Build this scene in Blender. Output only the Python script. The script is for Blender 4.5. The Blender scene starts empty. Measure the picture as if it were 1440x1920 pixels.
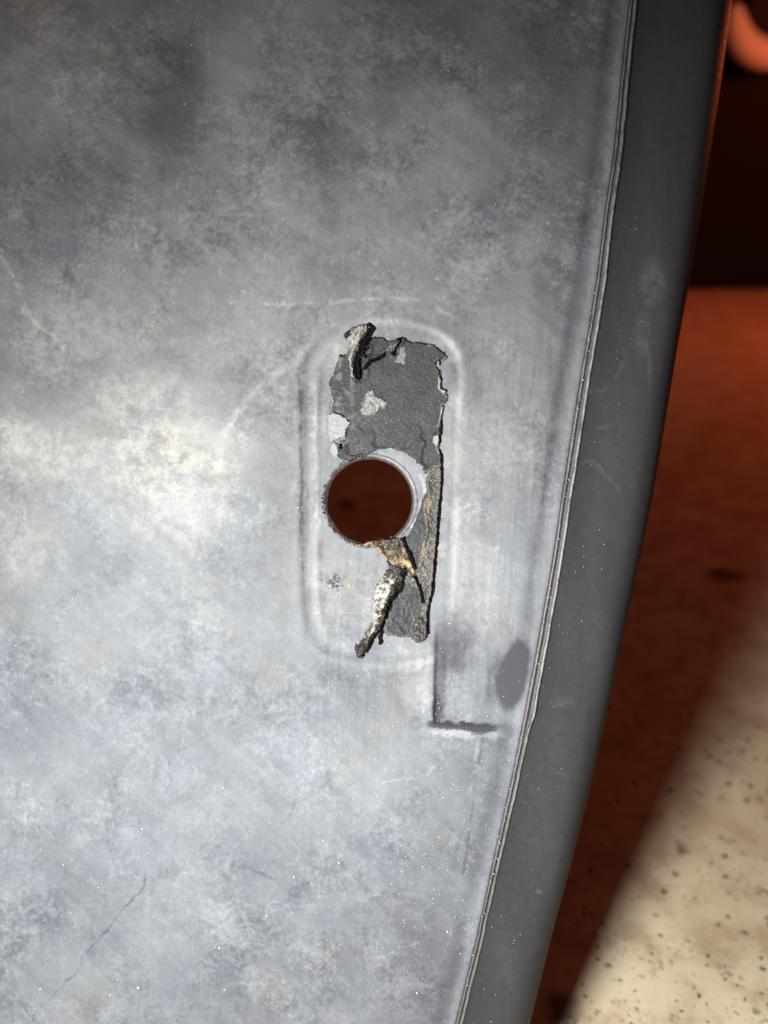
import bpy, math, random
import numpy as np
from mathutils import Vector, Matrix

S = bpy.context.scene
C = S.collection
random.seed(7)
rng = np.random.default_rng(11)
R = math.radians

# ------------------------------------------------------------------ camera
F = 1663.0                 # focal length in photo pixels, used to turn measurements into metres
D = 0.25                   # camera to panel
PX = D / F                 # metres per measured pixel on the panel
PITCH = R(25.0)
CAM_H = 0.288
cd = bpy.data.cameras.new('camera')
cam = bpy.data.objects.new('camera', cd)
C.objects.link(cam)
cam.location = (0, 0, CAM_H)
cam.rotation_euler = (R(90) - PITCH, 0, 0)
cd.sensor_fit = 'VERTICAL'
cd.lens = 26.0
cd.sensor_height = 2 * 26.0 * 960.0 / F
cd.clip_start = 0.01
cd.clip_end = 100
cd.dof.use_dof = True
cd.dof.focus_distance = D
cd.dof.aperture_fstop = 5.8
S.camera = cam

fwd = Vector((0, math.cos(PITCH), -math.sin(PITCH)))
upv = Vector((0, math.sin(PITCH), math.cos(PITCH)))
camp = Vector((0, 0, CAM_H))

def place(x, y, z):        # panel frame (right, up, towards viewer; origin at the panel's middle) -> world
    return camp + fwd * (D - z) + upv * y + Vector((x, 0, 0))

# ------------------------------------------------------------------ world and lamps (night, one hand torch, one street lamp)
W = bpy.data.worlds.new('World')
S.world = W
W.use_nodes = True
bg = W.node_tree.nodes['Background']
bg.inputs[0].default_value = (1.0, 0.32, 0.25, 1)
bg.inputs[1].default_value = 0.048
S.view_settings.view_transform = 'Standard'
S.view_settings.look = 'None'
S.view_settings.exposure = 0
S.view_settings.gamma = 1

def aim(o, target):
    o.rotation_euler = (Vector(target) - o.location).to_track_quat('-Z', 'Y').to_euler()

ld = bpy.data.lights.new('torch', 'SPOT')
torch = bpy.data.objects.new('torch', ld)
C.objects.link(torch)
torch.location = place(-0.097, -0.050, 0.240)
aim(torch, place(0.035, -0.085, 0))
ld.energy = 9.0
ld.color = (0.97, 0.99, 0.995)
ld.spot_size = R(132)
ld.spot_blend = 1.0
ld.shadow_soft_size = 0.030

ld2 = bpy.data.lights.new('street_lamp_light', 'POINT')
lamp2 = bpy.data.objects.new('street_lamp_light', ld2)
C.objects.link(lamp2)
lamp2.location = (0.69, 1.10, 0.40)
ld2.energy = 3.0
ld2.color = (1.0, 0.165, 0.060)
ld2.shadow_soft_size = 0.05

# ------------------------------------------------------------------ numpy noise
def _hash(ix, iy, seed):
    n = (ix.astype(np.int64) * 374761393 + iy.astype(np.int64) * 668265263 + seed * 982451653) & 0xffffffff
    n = ((n ^ (n >> 13)) * 1274126177) & 0xffffffff
    n = n ^ (n >> 16)
    return (n & 0xffff) / 65535.0

def vnoise(x, y, seed=0):
    x = np.asarray(x, float); y = np.asarray(y, float)
    ix = np.floor(x); iy = np.floor(y)
    fx = x - ix; fy = y - iy
    fx = fx * fx * fx * (fx * (fx * 6 - 15) + 10); fy = fy * fy * fy * (fy * (fy * 6 - 15) + 10)
    a = _hash(ix, iy, seed); b = _hash(ix + 1, iy, seed)
    c = _hash(ix, iy + 1, seed); d = _hash(ix + 1, iy + 1, seed)
    return (a + (b - a) * fx) * (1 - fy) + (c + (d - c) * fx) * fy

def fbm(x, y, seed=0, octv=4):
    s = 0; a = 0.5; t = 0
    x = np.asarray(x, float); y = np.asarray(y, float)
    for k in range(octv):
        s = s + a * vnoise(x, y, seed + k * 17); t += a
        x = x * 2.03 + 5.1; y = y * 2.03 + 1.7; a *= 0.5
    return s / t

def sstep(a, b, x):
    t = np.clip((x - a) / (b - a), 0, 1)
    return t * t * (3 - 2 * t)

def seg_dist(px, py, pts, closed=False):
    d = np.full(np.shape(px), 1e9)
    n = len(pts)
    for i in range(n if closed else n - 1):
        ax, ay = pts[i]; bx, by = pts[(i + 1) % n]
        vx, vy = bx - ax, by - ay
        L = vx * vx + vy * vy + 1e-9
        t = np.clip(((px - ax) * vx + (py - ay) * vy) / L, 0, 1)
        d = np.minimum(d, np.hypot(px - ax - t * vx, py - ay - t * vy))
    return d

def poly_sd(px, py, pts):          # positive inside
    d = seg_dist(px, py, pts, True)
    ins = np.zeros(np.shape(px), bool)
    n = len(pts)
    for i in range(n):
        ax, ay = pts[i]; bx, by = pts[(i + 1) % n]
        if ay == by: continue
        cond = (ay > py) != (by > py)
        xi = ax + (py - ay) / (by - ay) * (bx - ax)
        ins ^= cond & (px < xi)
    return np.where(ins, d, -d)

def smooth_line(pts, n=8):         # Catmull-Rom through points
    P = [np.array(p, float) for p in pts]
    P = [2 * P[0] - P[1]] + P + [2 * P[-1] - P[-2]]
    out = []
    for i in range(1, len(P) - 2):
        for k in range(n):
            t = k / n
            out.append(0.5 * ((2 * P[i]) + (P[i + 1] - P[i - 1]) * t + (2 * P[i - 1] - 5 * P[i] + 4 * P[i + 1] - P[i + 2]) * t * t
                              + (3 * P[i] - P[i - 1] - 3 * P[i + 1] + P[i + 2]) * t ** 3))
    out.append(P[-2])
    return [tuple(o) for o in out]

# ------------------------------------------------------------------ mesh helpers
BASE_PY = 2293.0                   # pixel row where the panel stands on the floor
def bend(py):                      # the sheet curves back towards its top (pixels)
    return -0.00024 * np.clip(640.0 - np.asarray(py, float), 0, 1100) ** 2
def to_local(px, py, z):           # measured pixels (z in pixels too) -> panel-local metres
    b = bend(py)
    k = 1 - b / F
    px = 720 + (px - 720.0) * k; py = 960 + (py - 960.0) * k; z = z + b
    return np.stack([(px - 720.0) * PX, (BASE_PY - py) * PX, z * PX], -1)

def link(name, me, mat, parent=None, smooth=True):
    o = bpy.data.objects.new(name, me)
    C.objects.link(o)
    if mat: me.materials.append(mat)
    if parent: o.parent = parent
    if smooth: me.shade_smooth()
    return o

def mesh(name, verts, faces, attrs=None):
    me = bpy.data.meshes.new(name)
    verts = np.asarray(verts, np.float32)
    if isinstance(faces, np.ndarray):
        n, k = faces.shape
        me.vertices.add(len(verts)); me.vertices.foreach_set('co', verts.ravel())
        me.loops.add(n * k); me.loops.foreach_set('vertex_index', faces.astype(np.int32).ravel())
        me.polygons.add(n); me.polygons.foreach_set('loop_start', np.arange(0, n * k, k, dtype=np.int32))
        me.update(calc_edges=True); me.validate()
    else:
        me.from_pydata([tuple(v) for v in verts], [], faces)
    for k, v in (attrs or {}).items():
        a = me.attributes.new(k, 'FLOAT', 'POINT')
        a.data.foreach_set('value', np.asarray(v, np.float32))
    return me

def tag(o, label, cat=None, kind=None):
    if label: o['label'] = label
    if cat: o['category'] = cat
    if kind: o['kind'] = kind
    return o

# ------------------------------------------------------------------ node helpers
class NT:
    def __init__(self, name):
        self.m = bpy.data.materials.new(name); self.m.use_nodes = True
        self.t = self.m.node_tree; self.t.nodes.clear()
        self.out = self.n('ShaderNodeOutputMaterial')
        self.b = self.n('ShaderNodeBsdfPrincipled')
        self.l(self.b.outputs[0], self.out.inputs[0])
        tc = self.n('ShaderNodeTexCoord')
        sc = self.n('ShaderNodeVectorMath'); sc.operation = 'SCALE'
        sc.inputs['Scale'].default_value = 1.0 / (PX * 100)     # one unit = 100 measured pixels, 15 mm
        self.l(tc.outputs['Object'], sc.inputs[0])
        self.co = sc.outputs[0]
    def n(self, t): return self.t.nodes.new(t)
    def l(self, a, b): self.t.links.new(a, b)
    def s(self, sock, v):
        if hasattr(v, 'links'): self.l(v, sock)
        else: sock.default_value = v
    def noise(self, scale, detail=6, rough=0.6, dist=0.0, co=None, color=False):
        n = self.n('ShaderNodeTexNoise')
        n.inputs['Scale'].default_value = scale; n.inputs['Detail'].default_value = detail
        n.inputs['Roughness'].default_value = rough; n.inputs['Distortion'].default_value = dist
        self.l(co or self.co, n.inputs['Vector'])
        return n.outputs[1 if color else 0]
    def vor(self, scale, feature='F1', rand=1.0, co=None, out='Distance'):
        n = self.n('ShaderNodeTexVoronoi'); n.feature = feature
        n.inputs['Scale'].default_value = scale; n.inputs['Randomness'].default_value = rand
        self.l(co or self.co, n.inputs['Vector'])
        return n.outputs[out]
    def math(self, op, a, b=0.0, clamp=False):
        n = self.n('ShaderNodeMath'); n.operation = op; n.use_clamp = clamp
        self.s(n.inputs[0], a); self.s(n.inputs[1], b)
        return n.outputs[0]
    def vadd(self, a, b, k=1.0):
        n = self.n('ShaderNodeVectorMath'); n.operation = 'MULTIPLY_ADD'
        self.l(b, n.inputs[0]); n.inputs[1].default_value = (k, k, k); self.l(a, n.inputs[2])
        return n.outputs[0]
    def vmul(self, a, v):
        n = self.n('ShaderNodeVectorMath'); n.operation = 'MULTIPLY'
        self.l(a, n.inputs[0]); n.inputs[1].default_value = v
        return n.outputs[0]
    def ms(self, v, a, b, lo=0.0, hi=1.0):      # map range, smooth
        n = self.n('ShaderNodeMapRange'); n.interpolation_type = 'SMOOTHSTEP'
        self.s(n.inputs[0], v)
        for i, x in enumerate((a, b, lo, hi)): n.inputs[i + 1].default_value = x
        return n.outputs[0]
    def ramp(self, fac, stops):
        n = self.n('ShaderNodeValToRGB'); e = n.color_ramp.elements
        while len(e) < len(stops): e.new(0.5)
        for i, (p, c) in enumerate(stops): e[i].position = p; e[i].color = (*c, 1)
        self.s(n.inputs[0], fac)
        return n.outputs[0]
    def mix(self, f, a, b, mode='MIX'):
        n = self.n('ShaderNodeMix'); n.data_type = 'RGBA'; n.blend_type = mode
        self.s(n.inputs[0], f)
        for sock, v in ((n.inputs[6], a), (n.inputs[7], b)):
            if hasattr(v, 'links'): self.l(v, sock)
            else: sock.default_value = (*v, 1)
        return n.outputs[2]
    def attr(self, name):
        n = self.n('ShaderNodeAttribute'); n.attribute_name = name
        return n.outputs['Fac']
    def bump(self, h, dist_px, strength=1.0, prev=None):
        n = self.n('ShaderNodeBump'); n.inputs['Distance'].default_value = dist_px * PX
        n.inputs['Strength'].default_value = strength
        self.l(h, n.inputs['Height'])
        if prev: self.l(prev, n.inputs['Normal'])
        return n.outputs[0]
    def finish(self, color, rough, spec=0.4, normal=None, metallic=0.0):
        self.s(self.b.inputs['Base Color'], color if hasattr(color, 'links') else (*color, 1))
        self.s(self.b.inputs['Roughness'], rough)
        self.s(self.b.inputs['Specular IOR Level'], spec)
        self.s(self.b.inputs['Metallic'], metallic)
        if normal: self.l(normal, self.b.inputs['Normal'])
        return self.m

# ------------------------------------------------------------------ materials
def mat_face():
    t = NT('faded_plastic')
    wob = t.noise(1.3, 4, 0.6, color=True)
    co = t.vadd(t.co, wob, 0.5)
    big = t.noise(0.55, 5, 0.58, 0.8, co)
    mid = t.noise(2.4, 6, 0.72, 0.25, co)
    fine = t.noise(10.0, 5, 0.72, 0.3)
    grain = t.noise(38.0, 3, 0.6)
    dm = t.ms(t.noise(0.62, 3, 0.55, 0.6), 0.40, 0.62, 0.22, 1.0)       # busy and wiped-smooth areas
    a = t.attr('chalk')
    v = t.math('ADD', a, t.math('MULTIPLY', t.math('SUBTRACT', big, 0.5), 0.55))
    v = t.math('ADD', v, t.math('MULTIPLY', t.math('SUBTRACT', mid, 0.5), t.math('MULTIPLY', dm, 0.62)))
    v = t.math('ADD', v, t.math('MULTIPLY', t.math('SUBTRACT', fine, 0.5), t.math('MULTIPLY', dm, 0.48)))
    v = t.math('ADD', v, t.math('MULTIPLY', t.math('SUBTRACT', grain, 0.5), 0.26))
    isl = t.noise(1.5, 7, 0.74, 0.3, co)
    v = t.math('ADD', v, t.math('MULTIPLY', t.math('SUBTRACT', t.ms(isl, 0.46, 0.545), 0.5), t.math('MULTIPLY', dm, 0.115)))
    isl2 = t.noise(5.0, 6, 0.76, 0.1)
    v = t.math('ADD', v, t.math('MULTIPLY', t.math('SUBTRACT', t.ms(isl2, 0.46, 0.56), 0.5), t.math('MULTIPLY', dm, 0.085)))
    fl = t.ms(t.vor(16.0, co=co), 0.06, 0.16, 1.0, 0.0)
    v = t.math('ADD', v, t.math('MULTIPLY', t.math('MULTIPLY', fl, t.ms(isl, 0.5, 0.6)), 0.22))
    # wipe marks, mostly along the length of the panel
    rot = t.n('ShaderNodeMapping'); rot.inputs['Rotation'].default_value = (0, 0, 0.06); t.l(t.vadd(t.co, wob, 0.12), rot.inputs[0])
    w1 = t.noise(1.0, 5, 0.66, 0.0, t.vmul(rot.outputs[0], (9.0, 0.55, 1)))
    v = t.math('ADD', v, t.math('MULTIPLY', t.math('SUBTRACT', w1, 0.5), t.attr('streak')))
    rot2 = t.n('ShaderNodeMapping'); rot2.inputs['Rotation'].default_value = (0, 0, 0.75); t.l(t.vadd(t.co, wob, 0.5), rot2.inputs[0])
    w2 = t.noise(1.0, 5, 0.66, 0.0, t.vmul(rot2.outputs[0], (0.5, 5.0, 1)))
    v = t.math('ADD', v, t.math('MULTIPLY', t.math('SUBTRACT', w2, 0.5), 0.26))
    # hairline scuffs
    for sc_, rz_, am_ in (((0.30, 4.2, 1), 0.5, 0.13), ((3.4, 0.22, 1), -0.12, 0.12), ((0.35, 3.6, 1), -0.9, -0.11)):
        mp = t.n('ShaderNodeMapping'); mp.inputs['Rotation'].default_value = (0, 0, rz_); t.l(t.vadd(t.co, wob, 0.22), mp.inputs[0])
        hn = t.noise(1.0, 2, 0.5, 0.0, t.vmul(mp.outputs[0], sc_))
        hl = t.ms(t.math('ABSOLUTE', t.math('SUBTRACT', hn, 0.5)), 0.0, 0.010, 1.0, 0.0)
        v = t.math('ADD', v, t.math('MULTIPLY', t.math('MULTIPLY', hl, t.ms(isl2, 0.50, 0.64)), am_ * 1.5))
    # thin pale veins and faint ring marks left by dried drops
    vein = t.noise(1.7, 5, 0.55, 1.2, co)
    vn = t.ms(t.math('ABSOLUTE', t.math('SUBTRACT', vein, 0.5)), 0.0, 0.012, 1.0, 0.0)
    v = t.math('ADD', v, t.math('MULTIPLY', t.math('MULTIPLY', vn, t.ms(mid, 0.42, 0.62)), 0.16))
    dk = t.noise(2.6, 4, 0.5, 1.6, co)
    dv = t.ms(t.math('ABSOLUTE', t.math('SUBTRACT', dk, 0.52)), 0.0, 0.007, 1.0, 0.0)
    v = t.math('SUBTRACT', v, t.math('MULTIPLY', t.math('MULTIPLY', dv, t.ms(big, 0.52, 0.62)), 0.16))
    col = t.ramp(v, [(0.0, (0.052, 0.052, 0.058)), (0.28, (0.090, 0.092, 0.101)), (0.5, (0.146, 0.150, 0.157)),
                     (0.74, (0.208, 0.212, 0.216)), (1.0, (0.31, 0.312, 0.312))])
    w = t.math('MULTIPLY', t.attr('warm'), t.ms(t.noise(3.4, 7, 0.76, 0.15), 0.40, 0.64))
    col = t.mix(w, col, (0.36, 0.347, 0.312))
    # tint: blue-grey and neutral patches
    tint = t.ramp(t.noise(0.8, 3, 0.5, 0.5), [(0.32, (0.98, 0.995, 1.02)), (0.52, (1, 1, 1)), (0.72, (1.03, 1.01, 0.95))])
    col = t.mix(1.0, col, tint, 'MULTIPLY')
    col = t.mix(1.0, col, t.mix(t.attr('cool'), (1.02, 1.005, 0.965), (0.98, 0.997, 1.028)), 'MULTIPLY')  # bloom tint, plus warm ambient light painted in towards the top
    y = t.mix(t.attr('ochre'), col, (0.30, 0.26, 0.12))
    rough = t.ms(v, 0.1, 0.9, 0.56, 0.74)
    n = t.bump(fine, 0.8, 0.22)
    n = t.bump(grain, 0.35, 0.55, n)
    return t.finish(y, rough, 0.22, n)

def mat_flange():
    t = NT('smooth_plastic')
    st = t.vmul(t.co, (1, 0.25, 1))
    a = t.noise(1.1, 5, 0.6, 0.5, st); f = t.noise(7.0, 5, 0.65)
    sp = t.ms(t.vor(5.5), 0.03, 0.07, 1.0, 0.0)
    v = t.math('ADD', t.math('MULTIPLY', a, 0.6), t.math('MULTIPLY', f, 0.4))
    col = t.ramp(v, [(0.3, (0.037, 0.0368, 0.038)), (0.55, (0.050, 0.0502, 0.052)), (0.8, (0.068, 0.0685, 0.071))])
    col = t.mix(t.math('MULTIPLY', t.attr('chalk'), t.ms(t.noise(5, 5, 0.7), 0.3, 0.65)), col, (0.14, 0.136, 0.132))
    col = t.mix(t.math('MULTIPLY', sp, t.ms(t.noise(0.9, 2), 0.45, 0.6)), col, (0.16, 0.16, 0.16))
    n = t.bump(f, 0.7, 0.4); n = t.bump(t.noise(32, 3, 0.6), 0.3, 0.5, n)
    return t.finish(col, t.ms(f, 0.3, 0.7, 0.50, 0.62), 0.12, n)

def mat_seam():
    t = NT('worn_ridge_plastic')
    f = t.noise(12.0, 5, 0.7)
    col = t.ramp(f, [(0.3, (0.045, 0.042, 0.040)), (0.7, (0.085, 0.08, 0.077))])
    w = t.math('MULTIPLY', t.attr('chalk'), t.ms(t.noise(6.0, 5, 0.7, 0.0, t.vmul(t.co, (1, 0.6, 1))), 0.30, 0.60))
    col = t.mix(w, col, (0.27, 0.255, 0.235))
    return t.finish(col, 0.5, 0.45, t.bump(f, 1.2, 0.5))

def mat_pad(name='dark_foam', dark=(0.010, 0.0105, 0.0115), light=(0.062, 0.063, 0.064)):
    t = NT(name)
    f = t.noise(24.0, 5, 0.75, 0.2, t.vmul(t.co, (1.2, 0.75, 1))); b = t.noise(2.2, 5, 0.6, 0.5); g = t.noise(50, 2, 0.5)
    v = t.math('ADD', t.math('MULTIPLY', f, 0.6), t.math('MULTIPLY', b, 0.4))
    col = t.ramp(v, [(0.34, dark), (0.52, tuple(0.55 * d + 0.45 * l for d, l in zip(dark, light))), (0.75, light)])
    col = t.mix(t.math('MULTIPLY', t.ms(g, 0.66, 0.75), 0.65), col, (0.26, 0.25, 0.235))
    col = t.mix(t.attr('dust'), col, (0.19, 0.17, 0.13))
    col = t.mix(t.attr('shade_and_spots'), col, (0.004, 0.0036, 0.0034))  # gap shade painted near-black
    n = t.bump(f, 1.6, 0.6); n = t.bump(g, 0.8, 0.8, n)
    return t.finish(col, t.ms(g, 0.4, 0.7, 0.7, 0.4), t.math('MULTIPLY', t.math('SUBTRACT', 1.0, t.attr('shade_and_spots'), True), 0.45), n)

def mat_crust(name, stops, rough=(0.2, 0.55), scale=6.0):
    t = NT(name)
    f = t.noise(scale, 6, 0.7, 0.6); g = t.noise(scale * 4, 4, 0.65); 
    v = t.math('ADD', t.math('MULTIPLY', f, 0.7), t.math('MULTIPLY', g, 0.3))
    v = t.math('ADD', v, t.attr('tone'))
    col = t.ramp(v, stops)
    col = t.mix(t.attr('shade_and_spots'), col, (0.004, 0.0036, 0.0034))  # shade of the gaps and dark spots, painted near-black
    n = t.bump(f, 3.0, 0.7); n = t.bump(g, 1.6, 0.8, n)
    return t.finish(col, t.ms(g, 0.35, 0.65, rough[0], rough[1]), t.math('MULTIPLY', t.math('SUBTRACT', 1.0, t.attr('shade_and_spots'), True), 0.5), n)

M_face = mat_face(); M_flange = mat_flange(); M_seam = mat_seam(); M_pad = mat_pad()
M_seal = mat_crust('dried_sealant', [(0.2, (0.02, 0.018, 0.016)), (0.45, (0.064, 0.058, 0.050)), (0.6, (0.12, 0.103, 0.080)), (0.76, (0.22, 0.14, 0.055)), (0.95, (0.34, 0.30, 0.24))])
M_rust = mat_crust('ochre_crust', [(0.2, (0.02, 0.015, 0.01)), (0.40, (0.050, 0.040, 0.028)), (0.50, (0.10, 0.078, 0.05)), (0.57, (0.27, 0.155, 0.05)), (0.68, (0.36, 0.28, 0.17)), (0.85, (0.42, 0.40, 0.36))], (0.15, 0.45), 8.0)
M_peel = mat_crust('peeled_paint_crust', [(0.15, (0.014, 0.012, 0.011)), (0.40, (0.040, 0.034, 0.028)), (0.50, (0.10, 0.083, 0.06)), (0.6, (0.27, 0.25, 0.21)), (0.72, (0.40, 0.385, 0.35)), (0.95, (0.47, 0.46, 0.43))], (0.2, 0.6), 7.0)
M_glue = mat_crust('pale_glue', [(0.15, (0.05, 0.043, 0.03)), (0.42, (0.14, 0.135, 0.11)), (0.58, (0.22, 0.22, 0.20)), (0.9, (0.42, 0.42, 0.39))], (0.1, 0.4), 10.0)
M_flake = mat_crust('pale_flake', [(0.15, (0.12, 0.12, 0.12)), (0.45, (0.24, 0.245, 0.25)), (0.8, (0.34, 0.34, 0.335))], (0.5, 0.7), 6.0)

def mat_rim():
    t = NT('hole_lip')
    f = t.noise(9.0, 5, 0.7)
    col = t.ramp(f, [(0.3, (0.05, 0.040, 0.038)), (0.55, (0.12, 0.10, 0.095)), (0.75, (0.24, 0.22, 0.21))])
    return t.finish(col, 0.42, 0.5, t.bump(f, 1.6, 0.6))
M_rim = mat_rim()

def mat_dust():
    t = NT('bright_grit')
    return t.finish((0.62, 0.62, 0.60), 0.22, 0.8)
M_dust = mat_dust()

def mat_floor():
    t = NT('speckled_concrete')
    big = t.noise(0.35, 5, 0.6, 0.0); mid = t.noise(1.6, 7, 0.65, 0.0); f = t.noise(9, 5, 0.7)
    v = t.math('ADD', t.math('MULTIPLY', big, 0.5), t.math('ADD', t.math('MULTIPLY', mid, 0.35), t.math('MULTIPLY', f, 0.15)))
    col = t.ramp(v, [(0.30, (0.42, 0.30, 0.18)), (0.48, (0.66, 0.51, 0.32)), (0.64, (0.80, 0.67, 0.46))])
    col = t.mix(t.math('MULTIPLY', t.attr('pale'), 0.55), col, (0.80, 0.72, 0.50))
    br = t.math('MULTIPLY', t.ms(t.noise(0.8, 4, 0.6, 0.0), 0.42, 0.68), 0.60)
    col = t.mix(br, col, (0.38, 0.245, 0.14))
    wc = t.vadd(t.co, t.noise(5.0, 3, 0.7, color=True), 0.30)
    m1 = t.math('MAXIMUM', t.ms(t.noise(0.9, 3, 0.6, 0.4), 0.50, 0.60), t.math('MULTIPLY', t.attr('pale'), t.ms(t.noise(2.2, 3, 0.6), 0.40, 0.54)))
    p1 = t.math('MULTIPLY', t.ms(t.vor(4.2, co=wc), 0.16, 0.30, 1.0, 0.0), m1)
    m2 = t.ms(t.noise(0.6, 3, 0.6, 0.4), 0.46, 0.58)
    p2 = t.math('MULTIPLY', t.ms(t.vor(1.9, co=wc), 0.13, 0.24, 1.0, 0.0), m2)
    p3 = t.math('MULTIPLY', t.ms(t.vor(9.0, co=wc), 0.12, 0.34, 1.0, 0.0), t.ms(t.noise(0.7, 3, 0.6, 0.4), 0.50, 0.62))
    p1 = t.math('MULTIPLY', p1, t.ms(t.noise(3.0, 2), 0.40, 0.62))
    p4 = t.math('MULTIPLY', t.ms(t.vor(0.9, co=wc), 0.10, 0.24, 1.0, 0.0), t.math('MULTIPLY', t.ms(t.noise(7.0, 4, 0.7), 0.44, 0.56), 0.7))
    p2 = t.math('MAXIMUM', p2, p4)
    p = t.math('MAXIMUM', t.math('MAXIMUM', p1, p2), t.math('MULTIPLY', p3, 0.75))
    col = t.mix(t.math('MULTIPLY', p, 0.92), col, (0.06, 0.042, 0.026))
    col = t.mix(t.attr('stain'), col, (0.05, 0.04, 0.035))
    h = t.math('SUBTRACT', mid, t.math('MULTIPLY', p, 0.8))
    n = t.bump(h, 4.0, 0.5); n = t.bump(f, 1.5, 0.5, n)
    return t.finish(col, 0.8, 0.3, n)

def mat_plain(name, dark, light, rough, scale=3.0, spec=0.4):
    t = NT(name)
    f = t.noise(scale, 6, 0.65)
    return t.finish(t.ramp(f, [(0.3, dark), (0.7, light)]), rough, spec, t.bump(f, 2.0, 0.3))

# ------------------------------------------------------------------ floor and the dark behind
def floor():
    # one sheet: fine near the panel (for stains that sit there), wide beyond
    xs = np.concatenate([[-40, -10, -3], np.arange(-0.3, 0.9001, 0.005), [3, 10, 40]])
    ys = np.concatenate([[-40, -10, -2], np.arange(-0.1, 1.5001, 0.005), [3, 10, 40]])
    X, Y = np.meshgrid(xs, ys)
    stain = np.zeros_like(X)
    n = fbm(X * 25, Y * 25, 5, 3) - 0.5
    def blob(x, y, rx, ry, s):
        nonlocal stain
        d = np.hypot((X - x) / rx, (Y - y) / ry) + n * 0.9
        stain = np.maximum(stain, s * (1 - sstep(0.55, 1.1, d)))
    for b in FLOOR_STAINS: blob(*b)
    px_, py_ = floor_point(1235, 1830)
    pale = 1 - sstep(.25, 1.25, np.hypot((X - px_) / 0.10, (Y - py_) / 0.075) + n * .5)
    V = np.stack([X, Y, np.zeros_like(X)], -1).reshape(-1, 3)
    ny, nx = X.shape
    i = np.arange(ny * nx).reshape(ny, nx)
    Fq = np.stack([i[:-1, :-1], i[:-1, 1:], i[1:, 1:], i[1:, :-1]], -1).reshape(-1, 4)
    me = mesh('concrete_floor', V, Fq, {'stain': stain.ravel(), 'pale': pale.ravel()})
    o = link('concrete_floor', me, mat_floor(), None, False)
    tag(o, 'speckled brown concrete floor lit in a wedge beside the panel', kind='structure')

def floor_point(px, py):
    v = -(py - 960) / F
    d = CAM_H / (math.sin(PITCH) - v * math.cos(PITCH))
    p = camp + fwd * d + upv * (v * d) + Vector(((px - 720) / F * d, 0, 0))
    return p.x, p.y
FLOOR_STAINS = []
for (px, py, rx, ry, s) in [(1362, 1078, 0.013, 0.011, 0.85), (649, 946, 0.0065, 0.009, 0.95), (1050, 1893, 0.006, 0.008, 0.85)]:
    x, y = floor_point(px, py)
    FLOOR_STAINS.append((x, y, rx, ry, s))
floor()

def box_mesh(name, lo, hi, bev=0.0):
    import bmesh
    bm = bmesh.new()
    bmesh.ops.create_cube(bm, size=1)
    for v in bm.verts:
        v.co = Vector([lo[k] + (v.co[k] + 0.5) * (hi[k] - lo[k]) for k in range(3)])
    if bev: bmesh.ops.bevel(bm, geom=bm.edges[:], offset=bev, segments=3, affect='EDGES')
    me = bpy.data.meshes.new(name); bm.to_mesh(me); bm.free()
    return me

WALL_Y = floor_point(1400, 545)[1]
wall = bpy.data.objects.new('dark_wall', None); C.objects.link(wall)
wall.location = (0.5, WALL_Y, 0)
tag(wall, 'dark out of focus wall standing at the far edge of the floor', 'wall')
link('wall_panel', box_mesh('wall_panel', (-2.2, 0, 0), (2.2, 0.08, 1.6), 0.006),
     mat_plain('dark_paint', (0.002, 0.0016, 0.0014), (0.005, 0.0038, 0.003), 0.8), wall, False)

# ------------------------------------------------------------------ the panel
def xl(py):
    P = np.array([(-450, 1226), (-100, 1193), (0, 1185), (140, 1169), (281, 1156), (400, 1138), (512, 1125), (594, 1112), (725, 1090), (819, 1075), (944, 1056),
                  (1053, 1040), (1194, 1015), (1300, 996), (1475, 961), (1633, 925), (1792, 890), (1917, 859), (2090, 815), (2330, 754)], float)
    return np.interp(py, P[:, 0], P[:, 1])
def smooth_f(f, py, w=40):
    return sum(f(py + k * w) for k in (-1, -0.5, 0, 0.5, 1)) / 5
def seam_l(py): return smooth_f(xl, np.asarray(py, float))
def seam_w(py): return np.interp(py, [-450, 0, 300, 600, 1000, 1300, 1340, 1370, 1500, 2090], [8, 9, 11, 13, 13.5, 13.5, 13, 10, 9, 8])
def xe(py):
    P = np.array([(-450, 1408), (-100, 1370), (0, 1359), (103, 1347), (203, 1334), (297, 1321), (406, 1306), (516, 1290), (600, 1275), (725, 1256), (850, 1237), (959, 1219),
                  (1053, 1200), (1187, 1172), (1300, 1150), (1483, 1111), (1646, 1073), (1767, 1040), (1917, 1005), (2090, 962), (2330, 902)], float)
    return np.interp(py, P[:, 0], P[:, 1])
def edge(py): return smooth_f(xe, np.asarray(py, float), 60)

HX, HY = 692.0, 940.0
HOLE_R = 85.0
RECESS = smooth_line([(570, 900), (569, 760), (570, 695), (584, 655), (622, 625), (690, 611), (770, 616), (832, 642), (856, 690), (852, 800), (848, 920), (842, 1080),
                      (834, 1180), (800, 1232), (705, 1240), (625, 1228), (584, 1196), (571, 1100), (570, 1000), (570, 905)], 4)

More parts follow.
